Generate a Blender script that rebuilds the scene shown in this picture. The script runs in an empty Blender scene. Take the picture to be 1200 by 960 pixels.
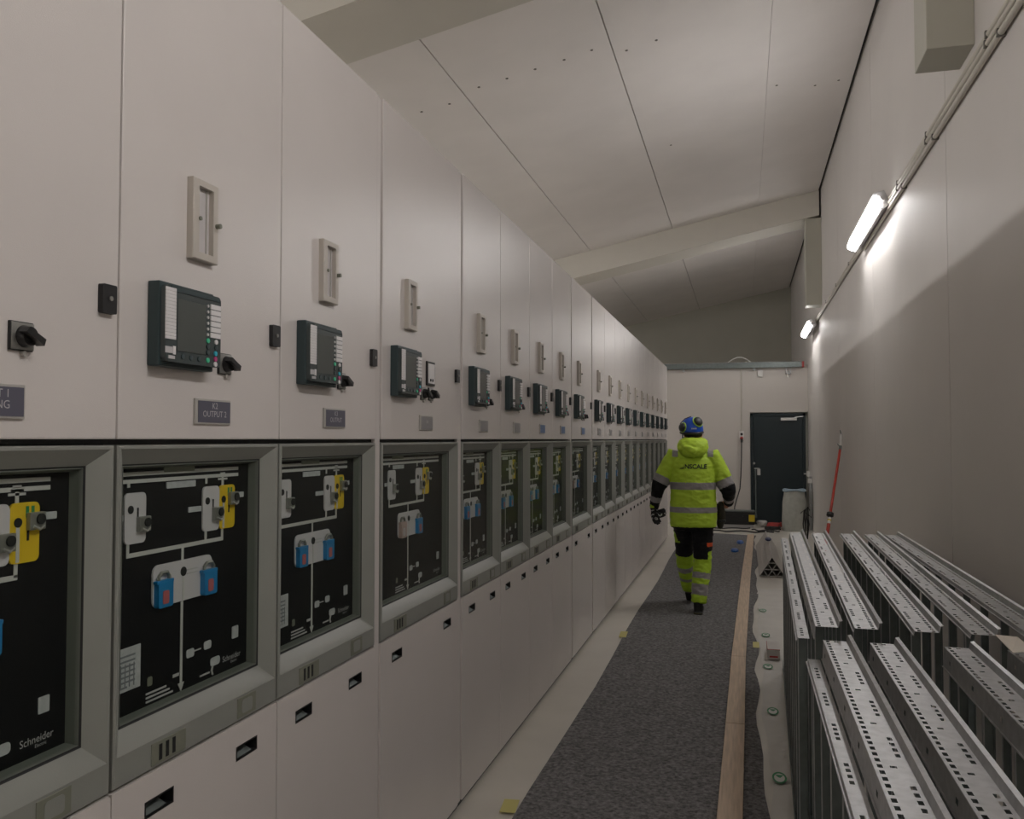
import bpy, bmesh, math, random
from mathutils import Vector, Matrix, noise
from mathutils.bvhtree import BVHTree
random.seed(4)
S = bpy.context.scene
COL = S.collection

# ------------------------------------------------------------------ materials
def mat(name, col, rough=.5, metal=0., noise_amt=0., scale=20., bump=0., bscale=200., spec=.5, emit=None, stretch=None):
    m = bpy.data.materials.new(name); m.use_nodes = True
    nt = m.node_tree; N = nt.nodes; L = nt.links
    b = N['Principled BSDF']
    b.inputs['Base Color'].default_value = (*col, 1); b.inputs['Roughness'].default_value = rough
    b.inputs['Metallic'].default_value = metal; b.inputs['Specular IOR Level'].default_value = spec
    tc = N.new('ShaderNodeTexCoord')
    vec = tc.outputs['Object']
    if stretch:
        mp = N.new('ShaderNodeMapping'); mp.inputs['Scale'].default_value = stretch
        L.new(vec, mp.inputs['Vector']); vec = mp.outputs['Vector']
    if noise_amt:
        n = N.new('ShaderNodeTexNoise'); n.inputs['Scale'].default_value = scale; n.inputs['Detail'].default_value = 5
        L.new(vec, n.inputs['Vector'])
        r = N.new('ShaderNodeMapRange'); r.inputs['From Min'].default_value = .3; r.inputs['From Max'].default_value = .7
        r.inputs['To Min'].default_value = 1 - noise_amt; r.inputs['To Max'].default_value = 1 + noise_amt
        L.new(n.outputs['Fac'], r.inputs['Value'])
        mx = N.new('ShaderNodeMix'); mx.data_type = 'RGBA'; mx.blend_type = 'MULTIPLY'; mx.inputs['Factor'].default_value = 1
        mx.inputs['A'].default_value = (*col, 1); L.new(r.outputs['Result'], mx.inputs['B'])
        L.new(mx.outputs['Result'], b.inputs['Base Color'])
    if bump:
        n2 = N.new('ShaderNodeTexNoise'); n2.inputs['Scale'].default_value = bscale; n2.inputs['Detail'].default_value = 3
        L.new(vec, n2.inputs['Vector'])
        bp = N.new('ShaderNodeBump'); bp.inputs['Strength'].default_value = bump; bp.inputs['Distance'].default_value = .01
        L.new(n2.outputs['Fac'], bp.inputs['Height']); L.new(bp.outputs['Normal'], b.inputs['Normal'])
    if emit:
        b.inputs['Emission Color'].default_value = (*emit[0], 1); b.inputs['Emission Strength'].default_value = emit[1]
    return m

LAMP = 40.5
CABW = (.64, .60, .575)
M = dict(
    cab=mat('cabinet_powder_coat', CABW, .27, 0, .02, 3, .10, 420, .5),
    cabside=mat('cabinet_carcass_grey', (.30, .29, .27), .6),
    dark=mat('gap_black', (.012, .013, .013), .6),
    frame=mat('window_frame_grey', (.255, .262, .238), .40, 0, .03, 8, .04, 300),
    reveal=mat('window_reveal_grey', (.13, .14, .122), .5),
    patch=mat('vent_plate_olive', (.19, .195, .155), .5),
    mimic=mat('mimic_black', (.006, .006, .007), .55, spec=.25),
    line=mat('mimic_line_white', (.55, .54, .53), .5),
    plate=mat('mimic_plate_white', (.60, .57, .60), .5),
    yellow=mat('earthing_yellow', (.74, .50, .015), .45),
    green=mat('print_green', (.03, .24, .09), .5),
    lock=mat('key_lock_steel', (.30, .30, .28), .38, .6),
    blue=mat('padlock_blue', (.015, .20, .46), .3),
    bluelt=mat('padlock_tag_red', (.45, .12, .12), .4),
    redgrey=mat('padlock_pinkish', (.50, .36, .33), .4),
    sticker=mat('rating_sticker', (.48, .49, .51), .6, 0, .12, 60),
    stickdk=mat('sticker_ink', (.20, .21, .23), .7),
    teal=mat('relay_housing_teal', (.028, .048, .052), .45),
    teallt=mat('relay_front_slate', (.055, .070, .071), .24),
    screen=mat('relay_screen', (.085, .095, .09), .15),
    keyw=mat('relay_key_white', (.72, .70, .70), .45),
    cyan=mat('key_cyan', (.03, .42, .55), .4), magenta=mat('key_magenta', (.5, .05, .2), .4), keyg=mat('key_green', (.05, .5, .28), .4),
    blackp=mat('black_plastic', (.012, .012, .013), .4),
    tag=mat('label_slate_blue', (.10, .098, .13), .5), taggrey=mat('label_grey', (.27, .26, .26), .5),
    tagblue=mat('label_blue', (.10, .16, .30), .5),
    tagedge=mat('label_edge', (.42, .40, .37), .5), tagtext=mat('label_text', (.48, .47, .48), .6),
    beige=mat('inspection_frame_beige', (.50, .46, .41), .45),
    pale=mat('inspection_pane', (.56, .53, .53), .3),
    wall=mat('wall_sandwich_panel', (.67, .64, .61), .5, 0, .025, 1.2, .03, 90),
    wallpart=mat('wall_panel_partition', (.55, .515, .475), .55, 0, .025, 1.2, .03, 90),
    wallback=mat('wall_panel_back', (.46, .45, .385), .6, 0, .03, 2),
    ceil=mat('ceiling_panel', (.85, .815, .79), .55, 0, .03, 1.5),
    beam=mat('beam_paint', (.70, .675, .61), .5, 0, .02, 3),
    stub=mat('bracket_box_paint', (.50, .49, .42), .5, 0, .02, 3),
    floor=mat('floor_epoxy', (.60, .57, .51), .33, 0, .06, 2.2, .02, 30),
    film=mat('floor_film', (.58, .56, .52), .5, 0, .05, 5, .25, 9),
    door=mat('door_dark_teal', (.012, .022, .026), .38),
    chrome=mat('steel_brushed', (.5, .5, .48), .35, .9),
    whitep=mat('white_plastic', (.66, .65, .62), .45),
    zinc=mat('galvanised_zinc', (.47, .475, .48), .42, .70, .13, 34, .04, 120),
    zincdk=mat('galvanised_zinc_dull_and_shade', (.17, .195, .19), .48, .72, .12, 25),
    conduit=mat('conduit_grey', (.58, .55, .48), .42), clip=mat('conduit_clip', (.16, .15, .13), .5),
    lamph=mat('lamp_housing', (.40, .39, .39), .45),
    lampe=mat('lamp_diffuser', (.9, .9, .9), .4, emit=((1., .97, .955), LAMP)),
    felt=mat('felt_runner', (.20, .196, .196), .95, 0, .5, 55, .9, 160, .1),
    wood=mat('pine_board', (.58, .45, .33), .55, 0, .16, 9, .05, 60, .4, stretch=(9, .5, 9)),
    tape=mat('masking_tape', (.58, .53, .19), .6),
    card=mat('carton_white', (.58, .55, .52), .65), red=mat('print_red', (.42, .045, .04), .5),
    sack=mat('sack_film', (.42, .43, .39), .35, 0, .10, 14, .35, 16), rimb=mat('sack_rim_blue', (.32, .42, .50), .5),
    redpole=mat('prop_red', (.46, .035, .018), .35),
    caseb=mat('case_black', (.012, .012, .012), .45), casey=mat('case_yellow', (.62, .46, .02), .45),
    profile=mat('profile_pale', (.50, .48, .45), .5),
    bluec=mat('cap_blue', (.01, .10, .38), .4), navy=mat('cap_navy', (.01, .025, .10), .4),
    hiv=mat('hivis_yellow', (.46, .66, .05), .6, 0, .06, 20, .12, 90, .3),
    hivg=mat('hivis_yellow_trouser', (.42, .63, .04), .6, 0, .08, 20, .12, 90, .3),
    silver=mat('reflective_tape', (.30, .285, .29), .5, .1),
    blk=mat('workwear_black', (.009, .009, .011), .8, 0, .15, 30, .2, 80, .3),
    orange=mat('trouser_orange', (.75, .10, .02), .6),
    skin=mat('skin', (.50, .21, .14), .5), hair=mat('hair_dark', (.03, .02, .015), .8),
    helm=mat('helmet_blue', (.008, .075, .50), .3), muff=mat('ear_muff_black', (.03, .034, .033), .5), lime=mat('ear_muff_lime', (.35, .6, .06), .45),
    glove=mat('glove_black', (.014, .014, .016), .75), glovew=mat('glove_white', (.55, .55, .56), .6),
    ink=mat('jacket_ink', (.01, .03, .02), .6), olive=mat('pouch_olive', (.03, .027, .014), .7),
    rubber=mat('boot_rubber', (.012, .011, .01), .6), sole=mat('boot_sole', (.10, .09, .04), .6),
    paper=mat('paper', (.60, .55, .48), .7),
)
def glass_mat():
    m = bpy.data.materials.new('window_pane_glass'); m.use_nodes = True
    N = m.node_tree.nodes; L = m.node_tree.links
    N.remove(N['Principled BSDF'])
    t = N.new('ShaderNodeBsdfTransparent'); t.inputs['Color'].default_value = (.93, .95, .93, 1)
    g = N.new('ShaderNodeBsdfGlossy'); g.inputs['Roughness'].default_value = .15
    lw = N.new('ShaderNodeLayerWeight'); p5 = N.new('ShaderNodeMath'); p5.operation = 'POWER'; p5.inputs[1].default_value = 5
    L.new(lw.outputs['Facing'], p5.inputs[0])
    f = N.new('ShaderNodeMapRange'); f.inputs['To Min'].default_value = .012; f.inputs['To Max'].default_value = .30
    L.new(p5.outputs[0], f.inputs['Value'])
    x = N.new('ShaderNodeMixShader')
    L.new(f.outputs[0], x.inputs['Fac']); L.new(t.outputs[0], x.inputs[1]); L.new(g.outputs[0], x.inputs[2])
    L.new(x.outputs[0], N['Material Output'].inputs['Surface'])
    return m
M['glass'] = glass_mat()

# ------------------------------------------------------------------ mesh helpers
class MB:
    def __init__(self): self.bm = bmesh.new(); self.mats = []
    def mi(self, m):
        if m not in self.mats: self.mats.append(m)
        return self.mats.index(m)
    def faces(self, vs, fs, m):
        v = [self.bm.verts.new(p) for p in vs]; k = self.mi(m); out = []
        for f in fs:
            try:
                q = self.bm.faces.new([v[i] for i in f]); q.material_index = k; out.append(q)
            except ValueError: pass
        return v, out
    def box(self, x0, x1, y0, y1, z0, z1, m, bev=0., seg=2):
        vs = [(x, y, z) for x in (x0, x1) for y in (y0, y1) for z in (z0, z1)]
        fs = [(0, 1, 3, 2), (4, 6, 7, 5), (0, 4, 5, 1), (2, 3, 7, 6), (0, 2, 6, 4), (1, 5, 7, 3)]
        v, f = self.faces(vs, fs, m)
        if bev:
            es = list({e for q in f for e in q.edges})
            r = bmesh.ops.bevel(self.bm, geom=es, offset=bev, segments=seg, affect='EDGES', profile=.6)
            k = self.mi(m)
            for q in r['faces']: q.material_index = k
        return self
    def prism(self, poly, axis, a, b, m, cap=True):
        """extrude a 2-D polygon along an axis ('x': poly=(y,z), 'y': poly=(x,z), 'z': poly=(x,y))"""
        n = len(poly)
        def P(p, t): return {'x': (t, p[0], p[1]), 'y': (p[0], t, p[1]), 'z': (p[0], p[1], t)}[axis]
        vs = [P(p, a) for p in poly] + [P(p, b) for p in poly]
        fs = [(i, (i + 1) % n, n + (i + 1) % n, n + i) for i in range(n)]
        if cap: fs += [tuple(range(n - 1, -1, -1)), tuple(range(n, 2 * n))]
        self.faces(vs, fs, m); return self
    def rrect(self, x0, x1, y0, y1, z0, z1, r, m, seg=5):
        """rounded rectangle in y,z extruded in x"""
        poly = []
        for cy, cz, a0 in ((y1 - r, z1 - r, 0), (y0 + r, z1 - r, 90), (y0 + r, z0 + r, 180), (y1 - r, z0 + r, 270)):
            for i in range(seg + 1):
                a = math.radians(a0 + 90 * i / seg); poly.append((cy + r * math.cos(a), cz + r * math.sin(a)))
        return self.prism(poly, 'x', x0, x1, m)
    def cyl(self, a, b, r, m, n=16, r2=None, cap=True):
        return self.tube([a, b], [r, r if r2 is None else r2], m, n, cap)
    def tube(self, pts, rs, m, n=12, cap=True):
        pts = [Vector(p) for p in pts]
        if not isinstance(rs, (list, tuple)): rs = [rs] * len(pts)
        vs = []; up = None
        for i, p in enumerate(pts):
            d = (pts[min(i + 1, len(pts) - 1)] - pts[max(i - 1, 0)]).normalized()
            if up is None: up = Vector((0, 0, 1)) if abs(d.z) < .9 else Vector((0, 1, 0))
            s = d.cross(up).normalized(); t = s.cross(d).normalized(); up = t
            r = rs[i]; ra, rb = r if isinstance(r, tuple) else (r, r)
            for k in range(n):
                an = 2 * math.pi * k / n
                vs.append(p + s * math.cos(an) * ra + t * math.sin(an) * rb)
        fs = []
        for i in range(len(pts) - 1):
            for k in range(n):
                fs.append((i * n + k, i * n + (k + 1) % n, (i + 1) * n + (k + 1) % n, (i + 1) * n + k))
        if cap: fs += [tuple(range(n - 1, -1, -1)), tuple((len(pts) - 1) * n + k for k in range(n))]
        self.faces([tuple(v) for v in vs], fs, m); return self
    def rings(self, rings, m, cap=True):
        n = len(rings[0]); vs = [p for r in rings for p in r]; fs = []
        for i in range(len(rings) - 1):
            for k in range(n):
                fs.append((i * n + k, i * n + (k + 1) % n, (i + 1) * n + (k + 1) % n, (i + 1) * n + k))
        if cap: fs += [tuple(range(n - 1, -1, -1)), tuple((len(rings) - 1) * n + k for k in range(n))]
        self.faces(vs, fs, m); return self
    def ball(self, c, r, m, u=20, v=12):
        r = r if isinstance(r, tuple) else (r, r, r)
        rr = []
        for i in range(1, v):
            a = math.pi * i / v
            rr.append([(c[0] + r[0] * math.sin(a) * math.cos(2 * math.pi * k / u), c[1] + r[1] * math.sin(a) * math.sin(2 * math.pi * k / u), c[2] - r[2] * math.cos(a)) for k in range(u)])
        return self.rings(rr, m)
    def quad(self, pts, m): self.faces(pts, [tuple(range(len(pts)))], m); return self
    def mesh(self, name, smooth=None, recalc=True):
        if recalc: bmesh.ops.recalc_face_normals(self.bm, faces=self.bm.faces[:])
        me = bpy.data.meshes.new(name); self.bm.to_mesh(me); self.bm.free()
        for m in self.mats: me.materials.append(m)
        if smooth is not None:
            for p in me.polygons: p.use_smooth = True
            me.set_sharp_from_angle(angle=math.radians(smooth))
        return me
    def obj(self, name, parent=None, smooth=None, loc=None):
        return link(name, self.mesh(name, smooth), parent, loc)

def link(name, me, parent=None, loc=None):
    o = bpy.data.objects.new(name, me); COL.objects.link(o)
    if parent: o.parent = parent
    if loc: o.location = loc
    return o
def tag(o, label=None, cat=None, group=None, kind=None):
    if label: o['label'] = label
    if cat: o['category'] = cat
    if group: o['group'] = group
    if kind: o['kind'] = kind
    return o
def thing(name, label, cat, loc=(0, 0, 0), group=None, rz=0):
    o = link(name, None); o.location = loc; o.rotation_euler.z = rz
    return tag(o, label, cat, group)
def struct(name, mb, smooth=None, parent=None):
    o = mb.obj(name, parent, smooth)
    return tag(o, kind='structure') if not parent else o
def dup(o, parent=None):
    c = o.copy(); COL.objects.link(c)
    if parent: c.parent = parent
    for ch in list(o.children): dup(ch, c)
    return c

def text_mesh(name, body, size, m, align='CENTER', plane='yz', space=1.0, weight=0.):
    cu = bpy.data.curves.new('lettering_curve', 'FONT'); cu.body = body; cu.size = size
    cu.align_x = align; cu.align_y = 'CENTER'; cu.space_line = space; cu.resolution_u = 3; cu.offset = weight
    o = bpy.data.objects.new('lettering_tmp', cu); COL.objects.link(o)
    bpy.context.view_layer.update()
    me = bpy.data.meshes.new_from_object(o.evaluated_get(bpy.context.evaluated_depsgraph_get()))
    bpy.data.objects.remove(o); bpy.data.curves.remove(cu)
    for v in me.vertices:
        u, w = v.co.x, v.co.y
        v.co = (0, u, w) if plane == 'yz' else (u, 0, w)
    me.materials.clear(); me.materials.append(m); me.name = name
    return me

# ------------------------------------------------------------------ room shell
XW, XL, YN, YB = 1.2, -7.2, -8.0, 23.14
SL = .208
def cz(x): return 5.531 - SL * (XW - x)
b = MB().box(XL, XW + .3, YN, YB + .3, -.2, 0, M['floor']); struct('floor', b)
# right wall made of sandwich panels, joints showing
b = MB()
ys = [YN, -6.66, -3.57, -.48, 2.61, 5.71, 8.80, 11.89, 14.98, 18.07, 21.16, YB]
for y0, y1 in zip(ys, ys[1:]): b.box(XW, XW + .09, y0 + .005, y1 - .005, 0, 5.9, M['wall'], .001, 1)
b.box(XW + .012, XW + .3, YN, YB, 0, 5.9, M['cabside'])
struct('wall_right', b)
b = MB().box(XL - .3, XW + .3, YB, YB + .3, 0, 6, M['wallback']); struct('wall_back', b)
b = MB().box(XL - .3, XL, YN, YB, 0, 4.4, M['wall']); struct('wall_left', b)
b = MB().box(XL - .3, XW + .3, YN - .3, YN, 0, 6, M['wall']); struct('wall_front', b)
# lower cross wall at the end of the aisle with the door opening
b = MB()
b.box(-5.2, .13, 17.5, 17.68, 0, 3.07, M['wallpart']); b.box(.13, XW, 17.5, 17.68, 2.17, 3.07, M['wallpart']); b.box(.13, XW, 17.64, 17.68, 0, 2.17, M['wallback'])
struct('wall_partition', b)
# sloping ceiling of long panels with open joints
b = MB()
xs = [XL - .3, -6.455, -5.11, -3.765, -2.42, -1.075, .27, XW - .035]
for i, (x0, x1) in enumerate(zip(xs, xs[1:])):
    g1 = .0015 if abs(x1 - .27) < .01 else .006
    g0 = .0015 if abs(x0 - .27) < .01 else .006
    x0 += g0; x1 -= g1 if i < len(xs) - 2 else 0
    b.prism([(x0, cz(x0)), (x1, cz(x1)), (x1, cz(x1) + .08), (x0, cz(x0) + .08)], 'y', YN, YB, M['ceil'])
b.prism([(XL - .3, cz(XL - .3) + .06), (XW + .3, cz(XW + .3) + .06), (XW + .3, cz(XW + .3) + .2), (XL - .3, cz(XL - .3) + .2)], 'y', YN, YB, M['dark'])
for x, y in [(-2.857, 7.49), (-2.591, 7.51), (-2.266, 7.372), (-2.007, 7.38), (-1.748, 7.375), (-1.487, 7.375), (-1.241, 7.36), (-.966, 7.57), (-.704, 7.557),
             (-.795, 10.28), (.37, 9.41), (.776, 9.73), (1.02, 9.78)]:
    b.cyl((x, y, cz(x) + .002), (x, y, cz(x) - .004), .013, M['clip'], 10)
struct('ceiling', b)
for n, (y0, y1) in enumerate([(-4.1, -3.45), (4.95, 5.62), (14.18, 14.85)], 1):
    x0, x1 = XL, XW - .03
    b = MB().prism([(x0, cz(x0) - .39), (x1, cz(x1) - .39), (x1, cz(x1)), (x0, cz(x0))], 'y', y0, y1, M['beam'])
    struct('trim_%d' % n, b)
for n, (y0, y1) in enumerate([(5.0, 5.33), (14.2, 14.53)], 4):
    b = MB().box(.965, XW, y0, y1, 3.735, cz(.965) - .385, M['stub'], .006)
    struct('trim_%d' % n, b)

# door in the cross wall
b = MB(); b.box(.135, .185, 17.475, 17.6, 0, 2.15, M['door'], .003); b.box(1.10, 1.15, 17.475, 17.6, 0, 2.15, M['door'], .003); b.box(.135, 1.15, 17.475, 17.6, 2.10, 2.15, M['door'], .003)
dr = struct('door_1', b)
MB().box(.188, 1.097, 17.49, 17.54, .02, 2.097, M['door'], .004).obj('door_leaf', dr)
b = MB(); b.box(.70, .99, 17.43, 17.49, 2.01, 2.065, M['whitep'], .006); b.tube([(.95, 17.46, 2.07), (1.12, 17.47, 2.09)], .008, M['chrome'], 8)
b.obj('door_closer', dr)
b = MB(); b.rrect(0, .012, -.03, .03, -.06, .06, .006, M['whitep'])
o = b.obj('lock_plate', dr); o.rotation_euler.z = -math.pi / 2; o.location = (.285, 17.49, 1.02)
b = MB(); b.tube([(.205, 17.49, 1.09), (.205, 17.44, 1.09), (.30, 17.44, 1.09)], .010, M['chrome'], 10); b.cyl((.20, 17.49, 1.19), (.20, 17.46, 1.19), .022, M['chrome'], 14)
b.obj('door_handle', dr, 40)
b = MB(); b.tube([(.225, 17.46, 1.08), (.225, 17.46, .18)], .014, M['zincdk'], 10); b.box(.205, .245, 17.45, 17.49, .14, .2, M['zincdk'], .003); b.box(.205, .245, 17.45, 17.49, 1.04, 1.1, M['zincdk'], .003)
b.obj('push_bar', dr, 40)

# ------------------------------------------------------------------ switchgear cabinets
XF = -1.235
cache = {}
def part(key, name, fn, parent, smooth=None):
    """one mesh object per part; equal parts share their mesh data"""
    if key not in cache:
        b = MB(); fn(b); cache[key] = b.mesh(name, smooth)
    return link(name, cache[key], parent)
def textpart(name, body, size, m, parent, x, y, z, align='CENTER', space=1.):
    k = ('t', body, size, m.name)
    if k not in cache: cache[k] = text_mesh(name, body, size, m, align, 'yz', space)
    return link(name, cache[k], parent, (x, y, z))

def rect_ring(x, y0, y1, z0, z1): return [(x, y0, z0), (x, y1, z0), (x, y1, z1), (x, y0, z1)]

def make_cabinet(y0, w, kind, label, text, tagm, seq):
    c = thing('switchgear_cabinet', label, 'electrical cabinet', (XF, y0, 0), 'row of switchgear cabinets')
    f0, f1 = (0., w) if kind != 'wide' else (.046, w - .050)     # the wide cabinet has a cover strip on each side
    K = (kind, round(w, 3))
    part(('carcass',) + K, 'carcass', lambda b: (b.box(-1.0, -.078, 0.001, w - .001, .0, 2.858, M['cabside']),
         b.box(-.08, -.02, 0.004, w - .004, 0, .03, M['dark']), b.box(-.08, -.045, 0.0004, w - .0004, .936, .944, M['dark']), b.box(-.08, -.02, 0.0004, w - .0004, 1.640, 1.651, M['dark']),  # black strips above and below the window paint the shade in the door gaps
         b.box(-.08, -.03, .0004, .003, .03, 2.85, M['cabside']), b.box(-.08, -.03, w - .003, w - .0004, .03, 2.85, M['cabside'])), c)
    if kind == 'wide':
        for a, e in ((.002, f0 - .002), (f1 + .002, w - .002)):
            part(('filler', round(a, 3)) + K, 'cover_strip', lambda b: b.box(-.08, -.006, a, e, .03, 2.868, M['cab'], .003), c)
    # upper door
    ud = part(('ud',) + K, 'upper_door', lambda b: b.box(-.077, 0, f0 + .002, f1 - .002, 1.650, 2.870, M['cab'], .004), c)
    # lower door with two recessed grips
    def lower(b):
        ya, yb = f0 + .002, f1 - .002; zs = [.032, .842, .878, .934]
        h0, h1 = f0 + .102, f0 + .20
        g0, g1 = f0 + .447, f0 + .545
        if kind == 'wide': g0, g1 = f1 - .2, f1 - .102
        yy = [ya, h0, h1, g0, g1, yb]
        for i in range(5):
            for j in range(3):
                if j == 1 and i in (1, 3): continue
                b.quad([(0, yy[i], zs[j]), (0, yy[i + 1], zs[j]), (0, yy[i + 1], zs[j + 1]), (0, yy[i], zs[j + 1])], M['cab'])
        for p in ([(0, ya, .032), (-.05, ya, .032), (-.05, ya, .934), (0, ya, .934)], [(0, yb, .032), (-.05, yb, .032), (-.05, yb, .934), (0, yb, .934)],
                  [(0, ya, .934), (0, yb, .934), (-.05, yb, .934), (-.05, ya, .934)], [(0, ya, .032), (0, yb, .032), (-.05, yb, .032), (-.05, ya, .032)]):
            b.quad(p, M['cab'])
        bmesh.ops.remove_doubles(b.bm, verts=b.bm.verts[:], dist=1e-5)
        es = [e for e in b.bm.edges if len(e.link_faces) == 2 and e.calc_face_angle(0) > 1]
        bmesh.ops.bevel(b.bm, geom=es, offset=.004, segments=2, affect='EDGES')
        cache[('grip',) + K] = None
        lower.grips = [(h0, h1), (g0, g1)]
    ld = part(('ld',) + K, 'lower_door', lower, c)
    if not hasattr(make_cabinet, 'gr'): make_cabinet.gr = {}
    if hasattr(lower, 'grips'): make_cabinet.gr[K] = lower.grips
    for h0, h1 in make_cabinet.gr[K]:
        def grip(b):
            b.rings([rect_ring(.0005, h0, h1, .842, .878), rect_ring(.0005, h0 + .004, h1 - .004, .846, .874), rect_ring(-.03, h0 + .004, h1 - .004, .846, .874)], M['blackp'], False)
            b.quad(rect_ring(-.03, h0 + .004, h1 - .004, .846, .874), M['dark'])
            b.quad([(-.004, h0 + .012, .847), (-.004, h1 - .02, .847), (-.026, h1 - .03, .866), (-.026, h0 + .022, .866)], M['zincdk'])
        part(('grip', round(h0, 3)) + K, 'recessed_grip', grip, ld)
    # splayed window frame
    def frame(b):
        R = [rect_ring(-.07, f0 + .005, f1 - .005, .940, 1.638), rect_ring(-.003, f0 + .005, f1 - .005, .940, 1.638), rect_ring(0, f0 + .008, f1 - .008, .943, 1.635),
             rect_ring(0, f0 + .014, f1 - .014, 1.002, 1.630), rect_ring(-.002, f0 + .017, f1 - .017, 1.006, 1.628), rect_ring(-.017, f0 + .038, f1 - .038, 1.028, 1.610),
             rect_ring(-.029, f0 + .052, f1 - .052, 1.044, 1.597)]
        b.rings(R, M['frame'], False)
        b.rings([rect_ring(-.029, f0 + .052, f1 - .052, 1.044, 1.597), rect_ring(-.033, f0 + .055, f1 - .055, 1.048, 1.594)], M['dark'], False)
        b.rings([rect_ring(-.033, f0 + .055, f1 - .055, 1.048, 1.594), rect_ring(-.030, f0 + .058, f1 - .058, 1.050, 1.592), rect_ring(-.058, f0 + .066, f1 - .066, 1.056, 1.585)], M['reveal'], False)
    wf = part(('fr',) + K, 'window_frame', frame, c, 14)
    a = f0 + .121; e = f1 - .11 - .085
    def patches(b):
        b.box(-.002, .002, a, a + .119, .946, .994, M['patch'], .0015)
        for i in range(3): b.box(0, .003, a + .024 + i * .023, a + .034 + i * .023, .953, .987, M['dark'])
    part(('p1',) + K, 'vent_plate', patches, wf)
    part(('p2',) + K, 'cover_plate', lambda b: (b.box(-.002, .002, e, e + .085, .947, .997, M['patch'], .0015), b.rrect(.002, .003, e + .018, e + .067, .955, .989, .008, M['frame'])), wf)
    part(('gl',) + K, 'window_pane', lambda b: b.box(-.038, -.034, f0 + .056, f1 - .056, 1.049, 1.593, M['glass']), wf)
    # mimic panel behind the pane
    xp = -.056
    mp = part(('mp',) + K, 'mimic_panel', lambda b: b.box(-.0775, xp, f0 + .03, f1 - .03, 1.02, 1.62, M['mimic']), c)
    if kind == 'wide': u0, dl, dw, dy, cx, b0, b1 = 0, (.231, .303), (.519, .590), (.596, .668), .438, .331, .559
    else: u0, dl, dw, dy, cx, b0, b1 = 0, (.092, .161), (.373, .442), (.442, .511), .298, .188, .413
    yl, yr, ye = (dl[0] + dl[1]) / 2 - .02, (dw[0] + dw[1]) / 2 - .018, dy[0] + .018
    mimic_name = 'mimic_diagram'
    x1 = xp + .0015
    def diagram(b):
        t = .0042
        def h(ya, yb, z, tt=t): b.box(xp, x1, ya, yb, z - tt, z + tt, M['line'])
        def v(y, za, zb, tt=t): b.box(xp, x1, y - tt, y + tt, za, zb, M['line'])
        h(f0 + .07, f1 - .115, 1.590 if False else 1.574); h(f0 + .07, f1 - .115, 1.558)
        v(yl, 1.545, 1.558); v(yr, 1.54, 1.558)
        v(yl, 1.397, 1.43); v(yr, 1.397, 1.43); h(yl - .004, ye + .004, 1.397, .0048); v(ye, 1.397, 1.555)
        v(cx, 1.36, 1.397); v(cx, 1.075, 1.27)
        b.prism([(cx - .012, 1.075), (cx + .012, 1.075), (cx, 1.055)], 'x', xp, x1, M['line'])
        for i, ww in enumerate((.020, .015, .010)): h(ye - ww, ye + ww, 1.549 + i * .007, .0024)
    part(('dg',) + K, mimic_name, diagram, mp)
    def plate(ya, yb, m, nm, lk, hole):
        def fn(b):
            b.rrect(xp, xp + .004, ya, yb, 1.422, 1.533, .012, m)
            b.cyl((xp + .004, ya + .018, 1.497), (xp + .0055, ya + .018, 1.497), .009, M['dark'], 14)
            b.box(xp + .004, xp + .005, yb - .030, yb - .025, 1.462, 1.50, M['dark'])
            if m is M['yellow']:
                b.box(xp + .0038, xp + .0048, ya + .014, ya + .022, 1.424, 1.49, M['line'])
                for q in (0, 1): b.box(xp + .0038, xp + .0048, ya + .036 + q * .013, ya + .043 + q * .013, 1.505, 1.526, M['green'])
        p = part((nm, round(ya, 3)) + K, nm, fn, mp)
        def lkf(b):
            yc = yb - .012 if lk < 0 else yb - .012
            zc = 1.468 if m is not M['yellow'] else 1.502
            b.box(xp + .003, xp + .014, yc - .020, yc + .018, zc - .021, zc + .012, M['lock'], .002)
            b.cyl((xp + .014, yc + .004, zc - .001), (xp + .0175, yc + .004, zc - .001), .010, M['dark'], 14)
            b.tube([(xp + .014, yc - .012, zc - .014), (xp + .0165, yc, zc - .020), (xp + .014, yc + .012, zc - .014)], .003, M['chrome'], 8)
        part((nm + 'lk', round(ya, 3)) + K, 'key_lock', lkf, mp)
    plate(dl[0], dl[1], M['plate'], 'disconnector_plate', -1, 1)
    plate(dw[0], dw[1], M['plate'], 'disconnector_plate', -1, 1)
    plate(dy[0], dy[1], M['yellow'], 'earthing_plate', 1, 0)
    def breaker(b):
        b.rrect(xp, xp + .004, b0, b1, 1.268, 1.364, .018, M['plate'])
        b.cyl((xp + .004, cx, 1.337), (xp + .0055, cx, 1.337), .011, M['dark'], 14); b.box(xp + .004, xp + .0048, cx - .0035, cx + .0035, 1.268, 1.326, M['line'])
        for q in (0, 1): b.box(xp + .004, xp + .0048, cx + .014, cx + .055, 1.337 - q * .009, 1.340 - q * .009, M['tagtext'])
    part(('bk',) + K, 'breaker_plate', breaker, mp)
    for yb_, mm in ((b0 + .030, M['redgrey'] if kind == 'wide' else M['blue']), (b1 - .022, M['blue'])):
        def pad(b, mm=mm, yb_=yb_):
            b.rrect(xp + .004, xp + .017, yb_ - .026, yb_ + .026, 1.268, 1.326, .006, mm)
            b.tube([(xp + .010, yb_ - .018, 1.318), (xp + .010, yb_ - .018, 1.338), (xp + .010, yb_ - .008, 1.346), (xp + .010, yb_ + .012, 1.346), (xp + .010, yb_ + .02, 1.336), (xp + .010, yb_ + .02, 1.318)], .0042, M['lock'], 8)
            b.rrect(xp + .017, xp + .018, yb_ - .012, yb_ + .010, 1.276, 1.306, .005, M['bluelt'] if mm is M['blue'] else M['plate'])
            b.box(xp + .004, xp + .016, yb_ - .030, yb_ + .03, 1.322, 1.330, mm, .002)
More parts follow.
